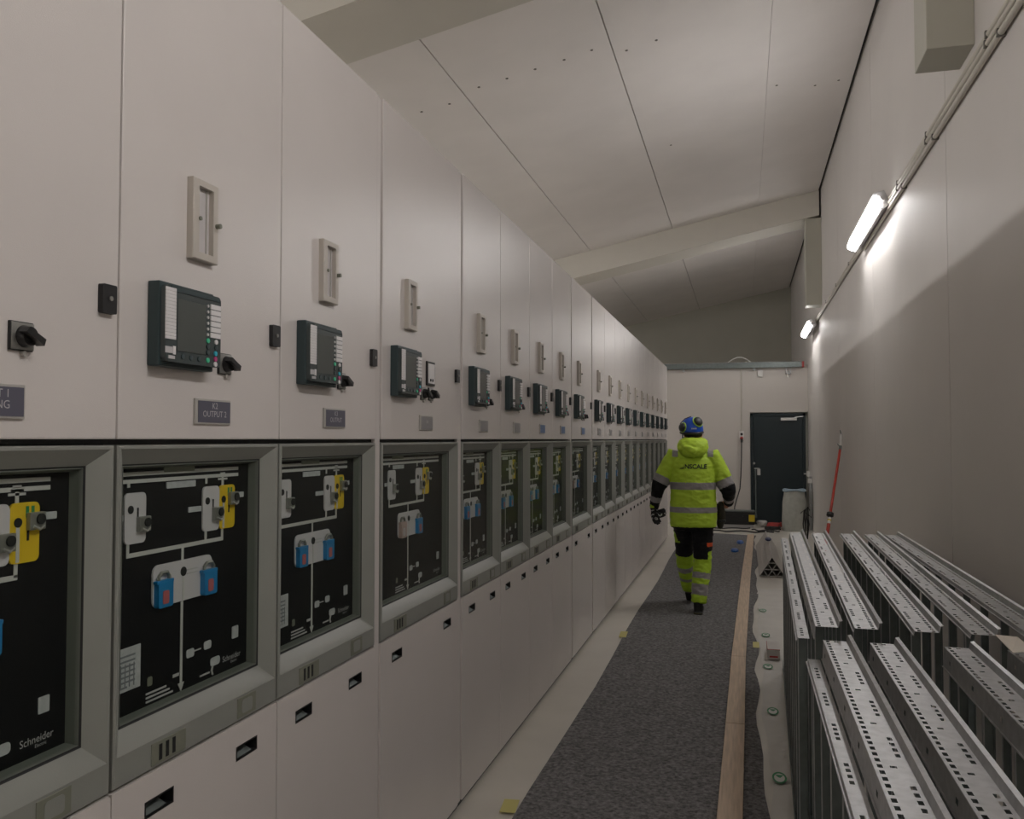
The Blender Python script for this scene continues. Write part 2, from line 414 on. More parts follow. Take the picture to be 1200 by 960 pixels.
        part(('pd', round(yb_, 3)) + K, 'padlock_block', pad, mp)
    for ya, yb, za, zb, m in ((f0 + .225, f0 + .34, 1.574, 1.588, M['patch']), (f0 + .235, f0 + .345, 1.536, 1.551, M['sticker']), (dw[0] - .055, dw[0] - .004, 1.474, 1.487, M['sticker']), (dy[1] + .01, dy[1] + .045, 1.497, 1.511, M['sticker']),
                             (dl[0] - .028, dl[0] - .002, 1.474, 1.487, M['sticker']), (f1 - .135, f1 - .108, 1.131, 1.162, M['sticker'])):
        part(('tg', round(ya, 3)) + K, 'printed_tag', lambda b: b.rrect(xp, x1 + .0006, ya, yb, za, zb, .002, m), mp)
    for ya, yb, za, zb, r_ in ((.020, .050, 1.126, 1.146, .006), (.090, .120, 1.130, 1.150, .006), (.118, .158, 1.082, 1.103, .008)):
        part(('sy', ya) + K, 'printed_symbol', lambda b: b.rrect(xp, x1, cx + ya, cx + yb, za, zb, r_, M['sticker']), mp)
    part(('sl',) + K, 'symbol_lead', lambda b: b.tube([(x1, cx + .126, 1.082), (x1, cx + .122, 1.072), (x1, cx + .126, 1.062)], .0028, M['line'], 6), mp)
    def prints(b):
        b.box(xp, x1, cx + .05, cx + .078, 1.136, 1.139, M['tagtext'])
        for q in range(3): b.box(xp, x1, cx - .125, cx - .030 - q * .012, 1.062 + q * .009, 1.066 + q * .009, M['tagtext'])
        b.box(xp, x1, cx - .03, cx - .008, 1.094, 1.101, M['tagtext']); b.box(xp, x1, cx + .075, cx + .115, 1.068, 1.072, M['tagtext'])
    part(('pr',) + K, 'lettering', prints, mp)
    part(('ws',) + K, 'warning_symbol', lambda b: b.rrect(xp, x1, cx - .12, cx - .104, 1.098, 1.118, .004, M['patch']), mp)
    if kind != 'wide':
        def stick(b):
            b.box(xp, x1, f0 + .060, f0 + .153, 1.107, 1.200, M['sticker'])
            for q in range(7): b.box(x1 - .001, x1 + .0005, f0 + .068, f0 + (.110 if q == 0 else .135), 1.115 + q * .011 - .001, 1.118 + q * .011, M['stickdk'])
            for q in range(5): b.box(x1 - .001, x1 + .0005, f0 + .074 + q * .014, f0 + .077 + q * .014, 1.115, 1.165, M['stickdk'])
        part(('st',) + K, 'rating_sticker', stick, mp)
    if seq < 5:
        textpart('lettering', 'Schneider', .0205, M['tagtext'], mp, x1 + .0005, f1 - .138, 1.087)
        textpart('lettering', 'Electric', .0095, M['tagtext'], mp, x1 + .0005, f1 - .128, 1.074)
    # upper door fittings: latch, inspection window, relay, switch, name plate
    def latch(b):
        yc = f1 - .040
        b.rrect(0, .012, yc - .020, yc + .020, 1.902, 1.960, .004, M['blackp']); b.cyl((.012, yc + .002, 1.932), (.0145, yc + .002, 1.932), .005, M['lock'], 10)
    part(('la',) + K, 'door_latch', latch, ud)
    i0, i1 = (.221, .319) if kind != 'wide' else (.254, .350)
    if kind != 'end':
        def insp(b):
            b.rings([rect_ring(0, i0, i1, 2.068, 2.257), rect_ring(.016, i0, i1, 2.068, 2.257), rect_ring(.018, i0 + .002, i1 - .002, 2.070, 2.255), rect_ring(.018, i0 + .022, i1 - .020, 2.086, 2.241), rect_ring(.003, i0 + .022, i1 - .020, 2.086, 2.241)], M['beige'], False)
        iw = part(('iw',) + K, 'inspection_window', insp, ud)
        part(('ip',) + K, 'pane', lambda b: (b.box(.002, .005, i0 + .02, i1 - .018, 2.084, 2.243, M['pale']), b.box(.005, .0075, i1 - .034, i1 - .030, 2.09, 2.24, M['tagedge'])), iw)
        part(('is',) + K, 'thumb_screw', lambda b: (b.cyl((.006, i0 + .024, 2.164), (.022, i0 + .024, 2.164), .005, M['patch'], 10), b.cyl((.016, i1 - .008, 2.160), (.030, i1 - .008, 2.160), .006, M['patch'], 10)), iw)
        # protection relay
        r0 = .088 if kind != 'wide' else .120
        def relay(b):
            b.box(0, .030, r0, r0 + .198, 1.808, 1.992, M['teal'], .004)
            b.rrect(.028, .044, r0 + .004, r0 + .206, 1.818, 1.984, .012, M['teallt'])
            b.box(.044, .046, r0 + .02, r0 + .198, 1.972, 1.982, M['teal'])
        rl = part(('rl',) + K, 'protection_relay', relay, ud)
        part(('rs',) + K, 'relay_screen', lambda b: (b.box(.044, .0455, r0 + .042, r0 + .146, 1.843, 1.958, M['screen'], .001), [b.cyl((.044, r0 + .062 + q * .03, 1.832), (.046, r0 + .062 + q * .03, 1.832), .006, M['teal'], 10) for q in range(3)]), rl)
        part(('rk',) + K, 'status_strip', lambda b: [b.box(.044, .0462, r0 - .003 + .004, r0 + .036, 1.866 + q * .0075, 1.8728 + q * .0075, M['keyw']) for q in range(15)], rl)
        def keys(b):
            for q in range(6):
                b.box(.044, .0465, r0 + .163, r0 + .202, 1.886 + q * .0132, 1.8972 + q * .0132, M['keyw']); b.cyl((.044, r0 + .153, 1.891 + q * .0132), (.0465, r0 + .153, 1.891 + q * .0132), .0035, M['line'], 8)
            for yy, zz, mm in ((.154, 1.877, M['keyg']), (.186, 1.877, M['keyw']), (.154, 1.864, M['teal']), (.186, 1.864, M['teal']), (.154, 1.85, M['teal']), (.184, 1.85, M['cyan']), (.184, 1.837, M['magenta']), (.154, 1.832, M['keyg']), (.184, 1.825, M['keyw'])):
                b.cyl((.044, r0 + yy, zz), (.0468, r0 + yy, zz), .0058, mm, 10)
        part(('ky',) + K, 'relay_keypad', keys, rl)
        part(('lo',) + K, 'maker_badge', lambda b: (b.box(.044, .0455, r0 + .002, r0 + .036, 1.836, 1.850, M['tagtext']), b.box(.044, .046, r0 + .027, r0 + .036, 1.834, 1.852, M['keyw']), b.box(.044, .0455, r0 + .012, r0 + .034, 1.824, 1.831, M['tagtext'])), rl)
    sw = [(.372, 1.835)] if kind == 'normal' else ([(.447, 1.832), (.535, 1.834)] if kind == 'wide' else [(.402, 1.832)])
    for ys_, zs_ in sw:
        def knob(b):
            b.box(0, .006, ys_ - .026, ys_ + .026, zs_ - .026, zs_ + .026, M['blackp'], .002); b.box(.005, .0075, ys_ - .024, ys_ + .026, zs_ - .024, zs_ + .024, M['lock'], .001)
            b.cyl((.007, ys_ + .004, zs_), (.022, ys_ + .004, zs_), .020, M['blackp'], 20, .017)
            b.prism([(ys_ - .020, zs_ + .006), (ys_ - .014, zs_ + .014), (ys_ + .024, zs_ - .004), (ys_ + .020, zs_ - .016)], 'x', .018, .036, M['blackp'])
            b.cyl((.0, ys_ + .006, zs_ - .030), (.008, ys_ + .006, zs_ - .030), .005, M['tagedge'], 10)
        part(('kn', round(ys_, 3)) + K, 'rotary_switch', knob, ud, 40)
    if kind == 'wide':
        part(('me',) + K, 'panel_meter', lambda b: (b.box(0, .008, .484, .575, 1.868, 1.966, M['blackp'], .002), b.box(.007, .010, .493, .566, 1.877, 1.957, M['keyw'], .001), b.cyl((.01, .515, 1.89), (.012, .515, 1.89), .006, M['dark'], 10), b.cyl((.01, .54, 1.89), (.012, .54, 1.89), .006, M['dark'], 10)), ud)
    n0, n1 = {'normal': (.254, .398), 'wide': (.41, .556), 'end': (.24, .412)}[kind]
    na = part(('na', tagm.name) + K, 'name_plate', lambda b: (b.box(0, .006, n0, n1, 1.686, 1.746, M['tagedge'], .0015), b.box(.005, .0072, n0 + .010, n1 - .004, 1.690, 1.741, tagm)), ud)
    if text: textpart('lettering', text, .0205, M['tagtext'], na, .0078, (n0 + n1) / 2 + .003, 1.7195, space=.95)
    return c

W, P = .652, .65
cabs = []
def near(y, w, k, lab, txt, tm): cabs.append(make_cabinet(y, w, k, lab, txt, tm, len(cabs)))
near(.856, .654, 'end', 'nearest switchgear cabinet, cut by the left edge, with rotary switch but no relay screen', 'OUTPUT 1\nMETERING', M['tag'])
near(1.510, .645, 'normal', 'grey-white switchgear cabinet with the OUTPUT 2 name plate and the largest relay screen', 'K2\nOUTPUT 2', M['tag'])
near(2.155, .655, 'normal', 'switchgear cabinet between the OUTPUT 2 one and the wide one with a meter', 'K3\nOUTPUT', M['tag'])
near(2.810, .958, 'wide', 'wide switchgear cabinet with a small white meter and two rotary switches beside its relay', 'K4', M['taggrey'])
ordn = ['first', 'second', 'third', 'fourth']
N0 = None
for i in range(4):
    lab = 'grey-white switchgear cabinet, %s beyond the wide cabinet with the white meter' % ordn[i]
    tm = [M['taggrey'], M['taggrey'], M['tagblue'], M['tagblue']][i]
    near(3.770 + i * .6455, .6455, 'normal', lab, '', tm)
near(6.352, .958, 'wide', 'second wide switchgear cabinet with cover strips on both sides, halfway down the row', '', M['tagblue'])
far = ['tenth', 'eleventh', 'twelfth', 'thirteenth', 'fourteenth', 'fifteenth', 'sixteenth', 'seventeenth', 'eighteenth', 'nineteenth', 'last']
src = cabs[5]
for i in range(11):
    tm = M['tagblue'] if i < 4 else M['taggrey']
    lab = ('grey-white switchgear cabinet at the far end of the row, nearest the worker' if i == 10 else
           'grey-white switchgear cabinet, %s in the row counted from the near end' % far[i])
    y = 7.312 + i * .684
    c = dup(cabs[4]); c.location = (XF, y, 0); c.scale = (1, .683 / .6455, 1); c['label'] = lab

# ------------------------------------------------------------------ floor coverings
def sheet(name, pts, z, t, m, mats=None):
    """thin sheet from an outline, with thickness"""
    b = MB(); b.prism(pts, 'z', z, z + t, m); return b.obj(name)
rnd = random.Random(2)
edge = []
y = 2.0
while y < 15.7:
    edge.append((.085 + .018 * math.sin(y * 2.1) + .012 * math.sin(y * 5.3 + 1) - .03 * max(0, 1 - abs(y - 6.5) / .6) + .024 * max(0, min(y, 12) - 8.5), y)); y += .25
left = [(-.99 + .012 * math.sin(k * 1.3) + .02 * (k - 2) / 13, 15.7 - k * .9) for k in range(16)]
b = MB(); b.prism([(-.62, 15.75)] + [(x, y) for x, y in left if y > 2] + [(-.985, 2.0)] + edge, 'z', .001, .009, M['felt'])
tag(b.obj('floor_runner'), 'dark grey felt protection runner laid along the aisle floor', 'floor mat')
def board(x0, x1, y0, xa, xb, y1, lab):
    b = MB(); vs = [(x0, y0, .010), (x1, y0, .010), (xb, y1, .010), (xa, y1, .010)]
    vs += [(p[0], p[1], .028) for p in vs]
    v, f = b.faces(vs, [(3, 2, 1, 0), (4, 5, 6, 7), (0, 1, 5, 4), (1, 2, 6, 5), (2, 3, 7, 6), (3, 0, 4, 7)], M['wood'])
    bmesh.ops.bevel(b.bm, geom=b.bm.edges[:], offset=.002, segments=1, affect='EDGES')
    tag(b.obj('pine_board'), lab, 'wooden board', 'pine boards laid end to end on the runner')
board(-.142, -.030, 2.2, -.112, -.006, 5.19, 'nearest pale pine board lying along the grey runner')
board(-.112, -.006, 5.196, -.100, .004, 6.79, 'second pine board from the camera, the short one, on the grey runner')
board(-.100, .004, 6.796, -.040, .066, 10.6, 'third pine board from the camera, beside the carton, on the grey runner')
board(-.040, .066, 10.606, .056, .166, 15.5, 'farthest pine board on the runner, ending near the door')
for (x, y, w, h, a, lab) in [(-1.025, 3.82, .07, .14, .1, 'yellow tape strip on the left runner edge nearest the camera'), (-.99, 7.38, .06, .22, .05, 'yellow tape strip on the left runner edge short of the worker'),
                             (.085, 7.28, .05, .2, 0, 'yellow tape strip on the right runner edge beside the carton')]:
    b = MB(); b.box(-w / 2, w / 2, -h / 2, h / 2, 0, .0012, M['tape'])
    o = b.obj('tape_strip', loc=(x, y, .0094)); o.rotation_euler.z = a
    tag(o, lab, 'tape', 'yellow tape strips on the runner')
# printed protective film on the right
b = MB(); nx, ny = 10, 110; vs = []; fs = []
for j in range(ny + 1):
    yy = 2.0 + 8.0 * j / ny
    for i in range(nx + 1):
        xx = .108 + (1.10 - .108) * i / nx + (.012 * math.sin(yy * 3.1) + .006 * math.sin(yy * 9)) * (i == 0)
        xx += .024 * max(0, yy - 8.3) * (nx - i) / nx
        vs.append((xx, yy, .004 + .006 * (noise.noise(Vector((xx * 5, yy * 2.2, 1))) + .4) * (1 if xx < .6 else .3)))
for j in range(ny):
    for i in range(nx): fs.append((j * (nx + 1) + i, j * (nx + 1) + i + 1, (j + 1) * (nx + 1) + i + 1, (j + 1) * (nx + 1) + i))
b.faces(vs, fs, M['film']); film = b.obj('protective_film', smooth=60)
tag(film, 'pale protective film with printed green ovals on the floor under the cable ladders', 'floor film')
for x, y in [(.167, 8.73), (.168, 7.65), (.158, 6.60), (.158, 5.53), (.155, 4.46), (.155, 3.38)]:
    b = MB(); n = 28
    o_ = [(x + .034 * math.cos(2 * math.pi * k / n), y + .075 * math.sin(2 * math.pi * k / n), .0135) for k in range(n)]
    i_ = [(x + .025 * math.cos(2 * math.pi * k / n), y + .055 * math.sin(2 * math.pi * k / n), .0135) for k in range(n)]
    b.rings([o_, i_], M['green'], False)
    b.faces([p for p in i_], [tuple(range(n))], M['whitep'])
    b.quad([(x - .020, y + .035, .0139), (x + .020, y + .035, .0139), (x + .004, y - .004, .0139), (x - .006, y + .002, .0139)], M['green'])
    b.obj('printed_oval', film)

# ------------------------------------------------------------------ cable ladders standing on edge
def ladder_meshes(L, H, wall, flip=False, narrow=False):
    tp = H - .034
    NP = int(round(L / .0375)); dy = L / NP
    b = MB(); z = M['zinc']
    xc = [0, .008, .019, .034, .048, .056, .067, .076]
    if flip: xc = [0, .010, .021, .028, .042, .057, .068, .076]
    if narrow: xc = [0, .012, .023, .032, .040]
    for j in range(NP):
        k = (j + (3 if flip else 0)) % 8; ya = j * dy; yb = ya + dy
        for i in range(len(xc) - 1):
            grp = k in (1, 2, 3, 4)
            if narrow: hole = i == 1 and grp
            else: hole = (i == (5 if flip else 1)) or (i == (1 if flip else 5) and grp) or (i == 3 and k == 7)
            if not hole:
                b.quad([(xc[i], ya, tp), (xc[i + 1], ya, tp), (xc[i + 1], yb, tp), (xc[i], yb, tp)], z)
            else:
                m_ = .34 if i == 3 and not narrow else .22
                ha, hb = ya + dy * m_, yb - dy * m_
                b.quad([(xc[i], ya, tp), (xc[i + 1], ya, tp), (xc[i + 1], ha, tp), (xc[i], ha, tp)], z); b.quad([(xc[i], hb, tp), (xc[i + 1], hb, tp), (xc[i + 1], yb, tp), (xc[i], yb, tp)], z)
    bmesh.ops.remove_doubles(b.bm, verts=b.bm.verts[:], dist=1e-5)
    t = .002; e = xc[-1]
    # left wall folded down (with a few oval holes), right wall folded up with a return lip
    hs = [0] + [v for q in range(int(L / .3)) for v in (.20 + q * .3, .222 + q * .3)] + [L]
    zs = [tp, tp - wall * .42, tp - wall * .62, tp - wall]
    for a in range(len(hs) - 1):
        for q in range(3):
            if wall > .03 and q == 1 and a % 2 == 1: continue
            xa_, xb_ = -.004 * (tp - zs[q]) / wall, -.004 * (tp - zs[q + 1]) / wall
            b.quad([(xa_, hs[a], zs[q]), (xa_, hs[a + 1], zs[q]), (xb_, hs[a + 1], zs[q + 1]), (xb_, hs[a], zs[q + 1])], z)
    b.tube([(-.005, 0, tp - wall), (-.005, L, tp - wall)], .0028, z, 6)
    if not narrow:
        b.prism([(e, tp), (e + .005, tp + .022), (e + .016, tp + .025), (e + .016, tp + .023), (e + .007, tp + .020), (e + .002, tp - t)], 'y', 0, L, z)
    b.tube([(.0005, 0, tp), (.0005, L, tp)], .0022, z, 6)
    top = b.mesh('side_rail')
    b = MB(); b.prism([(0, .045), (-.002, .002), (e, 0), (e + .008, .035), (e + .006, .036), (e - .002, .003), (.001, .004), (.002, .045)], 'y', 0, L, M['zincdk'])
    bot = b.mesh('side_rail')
    b = MB(); b.box(.003, .006, -.004, .004, .004, tp - .003, M['zinc']); b.box(.006, .032, -.0015, .0015, .004, tp - .003, M['zincdk']); b.box(.030, .033, -.008, .008, .004, tp - .003, M['zincdk'])  # darker zinc on the rung backs paints in the shade between ladders
    rung = b.mesh('rung')
    return top, bot, rung
LD = {'far': ladder_meshes(3.3, 1.0, .014, True), 'farA': ladder_meshes(3.3, 1.0, .045), 'near': ladder_meshes(3.0, .965, .066), 'low': ladder_meshes(3.3, .955, .010, False, True), 'nlow': ladder_meshes(3.0, .896, .010, False, True)}
def ladder(kind, x, y, rz, lab, grp):
    t = thing('cable_ladder', lab, 'cable ladder', (x, y, .012), grp, rz)
    top, bot, rung = LD[kind]
    link('side_rail', top, t); link('side_rail', bot, t)
    L = 3.3 if kind in ('far', 'farA', 'low') else 3.0
    n = int(L / .3)
    for i in range(n): link('rung', rung, t, (0, .12 + i * .3, 0))
    return t
FG, NG = 'cable ladders on edge, far batch', 'cable ladders on edge, near batch'
far_l = [('low', .184, .262, 'galvanised cable ladder on edge, outermost of the far batch, beside the carton'),
         ('farA', .245, .318, 'galvanised cable ladder on edge, second from the aisle in the far batch'),
         ('far', .378, .474, 'galvanised cable ladder on edge, third from the aisle in the far batch'),
         ('far', .575, .666, 'galvanised cable ladder on edge, fourth from the aisle in the far batch'),
         ('far', .755, .825, 'galvanised cable ladder on edge, next to the wall-side one in the far batch'),
         ('far', .945, .958, 'galvanised cable ladder on edge, closest to the white wall in the far batch')]
for k, xa, xb, lab in far_l:
    ladder(k, xa, 3.33, -math.atan((xb - xa) / 3.3), lab, FG)
near_l = [('nlow', .212, .214, 'galvanised cable ladder on edge, outermost of the near batch, beside the film ovals'),
          ('near', .266, .266, 'galvanised cable ladder on edge, second from the aisle in the near batch'),
          ('near', .416, .420, 'galvanised cable ladder on edge, third from the aisle in the near batch'),
          ('near', .655, .655, 'galvanised cable ladder on edge, second from the wall in the near batch'),
          ('near', .862, .850, 'galvanised cable ladder on edge, closest to the wall in the near batch')]
for k, xa, xb, lab in near_l:
    ladder(k, xa, .27, -math.atan((xb - xa) / 3.0), lab, NG)
b = MB(); b.faces([(0, 0, 0), (.07, .02, .004), (.055, .15, .02), (-.02, .12, .03), (.025, .07, .008)], [(0, 1, 4), (1, 2, 4), (2, 3, 4), (3, 0, 4)], M['paper'])
o = b.obj('paper_scrap', loc=(.825, 3.12, .968)); sm = o.modifiers.new('thick', 'SOLIDIFY'); sm.thickness = .002
tag(o, 'torn pale paper scrap lying across the ends of the cable ladders', 'paper')

# ------------------------------------------------------------------ right wall: lamps, conduits
def lamp(x, y0, y1, z, lab, tilt=.45):
    t = thing('batten_lamp', lab, 'wall lamp', (x, (y0 + y1) / 2, z), 'linear wall lamps')
    t.rotation_euler.y = -tilt if x > 0 else tilt
    h = (y1 - y0) / 2
    s = 1 if x > 0 else -1          # s: towards the wall
    b = MB(); b.prism([(-s * .012, -.066), (-s * .012, -.074), (s * .010, -.074), (s * .078, -.062), (s * .078, .062), (s * .010, .074), (-s * .012, .074), (-s * .012, .066)], 'y', -h, h, M['lamph'])
    b.obj('housing', t)
    pr = [(s * .002, -.062)] + [(-s * (.014 + .046 * math.sin(math.pi * k / 10)) , -.060 + .120 * k / 10) for k in range(11)] + [(s * .002, .062)]
    rr = [[(p[0] * f + s * .001, yy, p[1] * f) for p in pr] for yy, f in ((-h - .012, .75), (-h + .02, 1), (h - .02, 1), (h + .012, .75))]
    b = MB(); b.rings(rr, M['lampe']); b.obj('diffuser', t, 50)
    for q in (-1, 1):
        b = MB(); b.box(min(s * .07, s * .112), max(s * .07, s * .112), q * h * .72 - .03, q * h * .72 + .03, -.03, .03, M['chrome'], .004)
        b.obj('bracket', t)
    for q in (-1, 1):
        b = MB(); b.cyl((s * .03, q * h, 0), (s * .03, q * (h + .06), 0), .02, M['lamph'], 12); b.obj('cable_gland', t)
    return t
lamp(1.09, 7.62, 9.33, 3.605, 'bright linear wall lamp high on the right wall, the nearer one in view')
lamp(1.06, 14.75, 16.2, 3.505, 'bright linear wall lamp on the right wall near the door')
lamp(1.095, .35, 2.06, 3.605, 'linear wall lamp on the right wall above the cable ladders')
lamp(1.095, -6.6, -4.9, 3.605, 'linear wall lamp on the right wall behind the camera')
for i, yy in enumerate((-7.2, -4.3, -1.4, 1.5, 4.4, 7.3, 10.2, 13.1, 16.6)):
    lamp(XL + .1, yy, yy + 1.75, 3.34, 'linear wall lamp on the left wall beyond the cabinets, %s from the near end' % ('first second third fourth fifth sixth seventh eighth ninth'.split()[i]), -.1)
def conduit(x, z, y0, y1, r, lab, clips):
    t = thing('wall_conduit', lab, 'conduit', (x, y0, z), 'conduits along the right wall')
    MB().cyl((0, 0, 0), (0, y1 - y0, 0), r, M['conduit'], 12).obj('pipe', t, 50)
    for yc in clips:
        b = MB(); b.box(-r - .0025, XW - x, yc - y0 - .010, yc - y0 + .010, -r - .0025, r + .0025, M['clip'], .002); b.obj('clip', t)
cl = [-4.4, -2.9, -1.4, .1, 1.6, 3.1, 4.65, 6.1, 7.2, 10.4, 11.8, 13.2]
conduit(1.178, 3.63, -7.9, 17.4, .016, 'upper grey conduit running along the right wall', cl)
conduit(1.178, 3.592, -7.9, 17.4, .016, 'middle grey conduit running along the right wall', [c + .02 for c in cl[:9]])
conduit(1.178, 3.548, -7.9, 9.2, .016, 'lower grey conduit on the right wall, ending by the nearer lamp', [c - .2 for c in cl[:9]])

# ------------------------------------------------------------------ far wall fittings
t = thing('cable_channel', 'galvanised cable channel along the top of the far lower wall with a red end cap', 'cable channel', (-1.7, 17.43, 3.08))
b = MB(); b.prism([(-.07, -.05), (.06, -.05), (.06, .05), (.055, .05), (.055, -.045), (-.065, -.045), (-.065, .05), (-.07, .05)], 'x', 0, 2.79, M['zincdk']); b.obj('channel', t)
MB().cyl((0, -.02, .03), (2.75, -.02, .03), .035, M['zinc'], 12).obj('pipe', t, 50)
MB().box(2.79, 2.83, -.075, .065, -.055, .055, M['red'], .006).obj('end_cap', t)
for x in (.55, 1.9): MB().box(x, x + .04, -.03, .068, -.10, -.05, M['zinc'], .003).obj('bracket', t)
t = thing('junction_box', 'small white junction box under the cable channel', 'junction box', (.33, 17.5, 2.93)); MB().box(-.045, .045, -.05, .001, -.07, .06, M['whitep'], .006).obj('box_body', t); MB().cyl((0, -.025, .055), (0, -.025, .072), .012, M['whitep'], 10).obj('cable_gland', t)
t = thing('pipe_hanger', 'galvanised pipe hanger under the cable channel near the red cap', 'hanger', (.85, 17.47, 2.94))
b = MB(); b.box(-.05, .05, -.03, .028, -.03, -.015, M['zinc']); b.box(-.05, -.035, -.03, .028, -.03, .085, M['zinc']); b.box(.03, .045, -.03, .028, -.03, .085, M['zinc']); b.obj('bracket', t)
MB().cyl((0, -.005, -.10), (0, -.005, .02), .01, M['chrome'], 10).obj('threaded_rod', t)
pts = [(-.29 + .46 * k / 14, 17.46, 3.135 + .11 * math.sin(math.pi * k / 14)) for k in range(15)]
tag(MB().tube(pts, .010, M['whitep'], 8).obj('cable_loop', smooth=60), 'thin pale cable loop arching over the cable channel', 'cable')
tag(MB().tube([(-.03, 17.488, 1.80), (-.025, 17.488, 3.02)], .010, M['conduit'], 8).obj('wall_conduit', smooth=60), 'thin vertical conduit from the wall socket up to the cable channel', 'conduit')
t = thing('wall_socket', 'white wall socket with a red and black plug on the far wall', 'socket', (-.03, 17.5, 1.71))
MB().box(-.045, .045, -.05, -.001, -.07, .10, M['whitep'], .008).obj('socket_box', t)
b = MB(); b.cyl((0, -.05, .04), (0, -.054, .04), .025, M['dark'], 14); b.obj('outlet', t)
b = MB(); b.cyl((0, -.05, -.03), (0, -.10, -.05), .03, M['red'], 14); b.cyl((0, -.09, -.05), (0, -.10, -.12), .022, M['caseb'], 12); b.obj('plug', t, 40)
pts = [(-.03, 17.40, 1.60), (-.035, 17.41, 1.3), (-.05, 17.42, .95), (-.07, 17.40, .7), (-.13, 17.34, .5), (-.17, 17.28, .36), (-.175, 17.25, .25), (-.17, 17.25, .02)]
tag(MB().tube(pts, .011, M['caseb'], 8).obj('power_cable', smooth=60), 'black power cable hanging from the wall socket behind the case', 'cable')
# conduit pair and bracket beside the door
t = thing('door_conduit', 'pale grey conduit standing up beside the door and the red pole', 'conduit', (1.172, 16.6, 0))
MB().cyl((0, 0, .02), (0, 0, .98), .024, M['zinc'], 12).obj('pipe', t, 50)
MB().box(-.05, .026, -.04, .04, .86, .94, M['whitep'], .005).obj('bracket', t)
t = thing('door_stop', 'small white door stop on the wall above the sack', 'door stop', (1.16, 17.3, 1.0)); MB().box(-.01, .042, -.05, .05, -.05, .05, M['whitep'], .006).obj('stop_plate', t); MB().cyl((-.06, 0, 0), (0, 0, 0), .012, M['whitep'], 10).obj('pin', t)

# tool case
t = thing('tool_case', 'long black tool case with yellow corners on the floor by the far wall', 'tool case', (-.115, 16.98, 0))
b = MB(); b.box(-.31, .305, -.14, .14, .06, .30, M['caseb'], .012); b.box(-.29, .285, -.15, -.13, .10, .26, M['caseb'], .006); b.obj('case_body', t)
MB().box(-.31, .31, -.145, .145, .297, .318, M['zincdk'], .006).obj('lid', t)
for x0, x1 in ((-.312, -.235), (.20, .308)): MB().box(x0, x1, -.158, -.05, .12, .245, M['casey'], .006).obj('yellow_corner', t)
MB().box(-.28, .28, -.12, .12, .0, .06, M['lamph'], .006).obj('base', t)
b = MB(); b.tube([(-.09, -.15, .22), (-.09, -.185, .22), (.09, -.185, .22), (.09, -.15, .22)], .010, M['caseb'], 8); b.obj('handle', t, 50)
# crumpled plastic next to the case
b = MB(); b.ball((0, 0, .07), (.09, .07, .06), M['whitep'], 24, 14)
for v in b.bm.verts: v.co += Vector((noise.noise(v.co * 14), noise.noise(v.co * 14 + Vector((5, 0, 0))), noise.noise(v.co * 14 + Vector((0, 7, 0))) * .6)) * .035
for v in b.bm.verts: v.co.z = max(v.co.z, .001)
tag(b.obj('plastic_wrap', loc=(.33, 17.1, 0), smooth=25), 'crumpled translucent plastic wrap on the floor beside the tool case', 'plastic wrap')
# cables lying on the floor
def cable(pts, r, m, lab):
    tag(MB().tube([Vector((x, y, r + .011)) for x, y in pts], r, m, 8).obj('floor_cable', smooth=60), lab, 'cable', 'cables on the floor by the far wall')
def wob(p0, p1, amp, n, ph):
    return [(p0[0] + (p1[0] - p0[0]) * k / n + amp * .3 * math.sin(k * .9 + ph), p0[1] + (p1[1] - p0[1]) * k / n + amp * math.sin(k * 1.1 + ph)) for k in range(n + 1)]
cable(wob((-.62, 16.0), (.50, 15.95), .10, 14, 0), .013, M['caseb'], 'black cable snaking across the floor in front of the tool case')
cable(wob((-.55, 16.45), (.12, 16.6), .05, 10, 2), .012, M['caseb'], 'second black cable on the floor, closest to the tool case')
cable(wob((.10, 16.3), (.62, 16.2), .12, 10, 1), .012, M['caseb'], 'black cable looping on the floor in front of the door')
# red hose coil
b = MB(); pts = []
for k in range(75):
    a = k * 2 * math.pi / 24; r = .15 - .012 * (k / 24); pts.append((r * math.cos(a), r * math.sin(a), .03 + .022 * k / 24))
b.tube(pts, .017, M['red'], 8); tag(b.obj('cable_coil', loc=(.56, 16.95, 0), smooth=60), 'coiled red cable on the floor before the door', 'cable coil')
b = MB(); pts = [(.13 * math.cos(k * .3), .13 * math.sin(k * .3), .02 + .001 * k) for k in range(44)]
b.tube(pts, .016, M['caseb'], 8); tag(b.obj('cable_coil', loc=(.50, 16.55, 0.), smooth=60), 'coiled black cable in front of the red coil', 'cable coil')
# waste sack
t = thing('waste_sack', 'pale translucent waste sack standing by the door with a bluish rim', 'waste sack', (.885, 16.6, 0))
b = MB(); rr = []
for k in range(15):
    f = k / 14; z = .004 + .72 * f
    rad = .215 + .015 * math.sin(f * 3.1) - .035 * f
    rr.append([(rad * (1 + .05 * noise.noise(Vector((math.cos(a) * 2, math.sin(a) * 2, z * 5)))) * math.cos(a), rad * (1 + .05 * noise.noise(Vector((math.cos(a) * 2, math.sin(a) * 2, z * 5 + 9)))) * math.sin(a), z) for a in [2 * math.pi * q / 36 for q in range(36)]])
b.rings(rr, M['sack'], False); b.faces(rr[0], [tuple(range(36))], M['sack']); b.faces([(p[0] * .96, p[1] * .96, .66) for p in rr[-1]], [tuple(range(36))], M['sack'])
b.obj('sack_body', t, 60)
b = MB(); b.tube([(.19 * math.cos(a), .19 * math.sin(a), .728 + .012 * math.sin(3 * a)) for a in [2 * math.pi * q / 36 for q in range(37)]], .017, M['rimb'], 8, False); b.obj('rim', t, 60)
